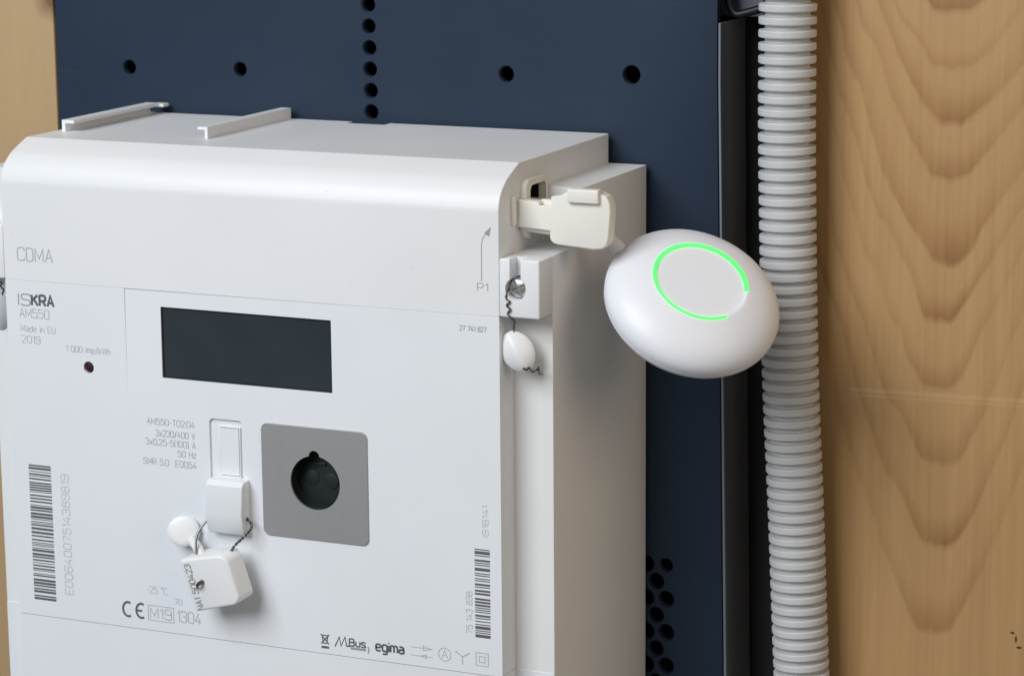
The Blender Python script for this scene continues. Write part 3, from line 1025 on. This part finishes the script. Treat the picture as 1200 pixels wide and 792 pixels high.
s2 = thing('wire_seal', (-4, 4, -41), 'grey seal on wire at the left edge of the meter beside the top text block', 'seal', 'seals on the meter')
obj('seal_body', spindle((-4.6, 3.0, -28.0), (-4.2, 3.4, -40.5), 3.4, 2.6, 10), 'seal_grey', s2, angle=42)
obj('seal_wire', twisted([(-4.6, 0.6, -14.5), (-3.6, -0.4, -18.5), (-3.0, -0.4, -22.8), (-2.6, 2.0, -24.6), (-3.8, 2.8, -26.0), (-2.6, 2.8, -27.2), (-4.2, 3.0, -29.5)], 0.2, 0.2, 9), 'wire', s2)

s3 = thing('wire_seal', (80, -8, -124), 'large white barrel seal with printed number hanging from the latch on the meter front', 'seal', 'seals on the meter')
ob3 = bmesh.new()
body3 = prism(round_rect(-9.4, 9.4, -8.7, 8.7, 2.0, 6, rs=(0.8, 2.6, 3.0, 1.2)), 'y', -5.2, 5.2, 1.1, 4)
# barrel the right end
for v in body3.verts:
    if v.co.x > 0:
        k = v.co.x / 9.4
        v.co.y *= 1 - 0.30 * k * k
        v.co.z *= 1 - 0.10 * k * k
R3 = Matrix.Translation((80.6, -7.6, -111.9)) @ Matrix.Rotation(rad(-15), 4, 'Y') @ Matrix.Rotation(rad(-12), 4, 'Z') @ Matrix.Rotation(rad(4), 4, 'X')
bmesh.ops.transform(body3, matrix=R3, verts=body3.verts)
obj('seal_body', body3, 'seal', s3)
tb = text_bm('NA1 500423', -6.6, -0.5, 15.2, 2.4, rot=90, stroke=0.130, y=-5.28)
bmesh.ops.transform(tb, matrix=R3, verts=tb.verts)
obj('printed_text', tb, 'ink_mid', s3, smooth=False)
# wire end poking out of the face
tl = [(R3 @ Vector(p)) for p in ((-4.6, -5.5, -1.2), (-3.6, -6.6, 0.2), (-2.8, -6.4, 0.7), (-2.2, -5.0, 0.9))]
obj('wire_tail', tube(tl, [0.3, 0.45, 0.65, 0.65], 8), 'wire', s3)
# flat round flag
fb = lathe_y(0, 0, [(0, -0.75), (3.6, -0.7), (4.7, -0.45), (5.2, 0.0), (4.9, 0.5), (0, 0.7)], 36)
RF = Matrix.Translation((65.6, -3.2, -99.4)) @ Matrix.Rotation(rad(18), 4, 'Z') @ Matrix.Rotation(rad(-12), 4, 'X') @ Matrix.Diagonal((1.02, 1.0, 0.95, 1))
bmesh.ops.transform(fb, matrix=RF, verts=fb.verts)
obj('seal_flag', fb, 'seal', s3)
st = tube(catmull([(68.5, -3.6, -101.5), (71.5, -4.5, -104.0), (74.0, -6.5, -106.5)], 6), [1.6] * 12 + [1.7], 10)
obj('seal_strap', st, 'seal', s3)
obj('seal_wire', tube(catmull([(76.5, -2.2, -93.4), (74.6, -2.6, -94.6), (72.5, -4.8, -97.8), (71.9, -6.2, -101), (72.6, -7.6, -105.5)], 8), 0.38, 8), 'wire', s3)
obj('seal_wire', twisted([(87.5, -2.2, -93.4), (89.2, -2.6, -93.6), (90.8, -4.0, -95.4), (89.2, -6.0, -98.0), (86.6, -8.0, -101.0), (85.2, -9.0, -104.5)], 0.24, 0.25, 8), 'wire', s3)

# ------------------------------------------------------------------ round gateway dongle in the side port
PC = Vector((225.7, 28.0, -19.7))
pn = Vector((0.45280981, -0.46698256, 0.75953312))
pu = Vector((0.89155069, 0.24673031, -0.37981774))
pv = pn.cross(pu)
PM = Matrix((( pu.x, pv.x, pn.x, PC.x), (pu.y, pv.y, pn.y, PC.y), (pu.z, pv.z, pn.z, PC.z), (0, 0, 0, 1)))
dongle = thing('gateway_dongle', (PC.x, PC.y, PC.z - 20), 'round white puck with glowing green ring plugged into the meter side', 'dongle')
RA, RC = 27.0, 11.7
def lathe_z(prof, n=96):
    b = bmesh.new()
    rings = []
    for r, z in prof:
        if r < 1e-6:
            rings.append([b.verts.new((0, 0, z))])
        else:
            rings.append([b.verts.new((r * math.cos(2 * math.pi * k / n), r * math.sin(2 * math.pi * k / n), z)) for k in range(n)])
    for a, c in zip(rings, rings[1:]):
        for k in range(n):
            k2 = (k + 1) % n
            if len(a) == 1:
                b.faces.new([a[0], c[k], c[k2]])
            elif len(c) == 1:
                b.faces.new([a[k], a[k2], c[0]])
            else:
                b.faces.new([a[k], a[k2], c[k2], c[k]])
    return b
RR = 14.5
DISC = 9.42          # level of the sunken face inside the ring
prof = [(0, DISC + 0.12), (6, DISC + 0.1), (11, DISC + 0.04), (13.55, DISC), (13.78, DISC + 0.06), (13.86, DISC + 0.3), (13.9, RC * math.sqrt(1 - (13.9 / RA) ** 2) - 0.12), (14.05, RC * math.sqrt(1 - (14.05 / RA) ** 2))]
for i in range(1, 61):
    a = math.acos(14.05 / RA) + (-math.pi / 2 - math.acos(14.05 / RA)) * i / 60
    prof.append((RA * math.cos(a), (RC if a > 0 else RC * 1.15) * math.sin(a)) if i < 60 else (0, -RC * 1.15))
k = next(i for i, p in enumerate(prof) if p[1] < -1.9)
rr_, zz_ = prof[k]
prof[k:k + 1] = [(rr_, zz_), (rr_ - 0.28, zz_ - 0.06), (rr_ - 0.28, zz_ - 0.30), (rr_ - 0.05, zz_ - 0.36)]
prof = prof[:k + 4] + [p for p in prof[k + 4:] if p[1] < zz_ - 0.5]
pb = lathe_z(prof)
bmesh.ops.transform(pb, matrix=PM, verts=pb.verts)
shell = obj('puck_shell', pb, 'puck', dongle, angle=60)
A0, A1 = 14.0, 321.0
def arc_band(r0, r1, z0, z1, a0, a1, n=90, bm=None):
    b = bm or bmesh.new()
    rings = []
    for i in range(n + 1):
        a = rad(a0 + (a1 - a0) * i / n)
        c, s = math.cos(a), math.sin(a)
        rings.append([b.verts.new((r * c, r * s, z)) for r, z in ((r0, z0), (r1, z0), (r1, z1), (r0, z1))])
    for p, q in zip(rings, rings[1:]):
        for k in range(4):
            b.faces.new([p[k], p[(k + 1) % 4], q[(k + 1) % 4], q[k]])
    b.faces.new(rings[0][::-1])
    b.faces.new(rings[-1])
    return b
gb = arc_band(RR - 1.0, RR + 0.30, 8.6, 12, A0, A1)
bmesh.ops.transform(gb, matrix=PM, verts=gb.verts)
boolean(shell, [gb], 60)
# light guide lying in the groove
lb = arc_band(RR - 0.62, RR + 0.24, 8.2, 9.97, A0 + 0.3, A1 - 0.3)
bmesh.ops.transform(lb, matrix=PM, verts=lb.verts)
obj('light_ring', lb, 'green', dongle)
# neck and plug
obj('neck', tube(catmull([(196.5, 26.5, 0.5), (200.5, 27.2, -3.6), (204.5, 27.8, -7.6), (209, 28, -11.5)], 6), [2.6] * 7 + [2.8] * 6 + [3.2] * 6, 16), 'puck', dongle)
obj('plug', box(168.0, 197.5, 20.4, 28.4, 1.4, 9.3, 0.8, 3), 'cream', dongle)
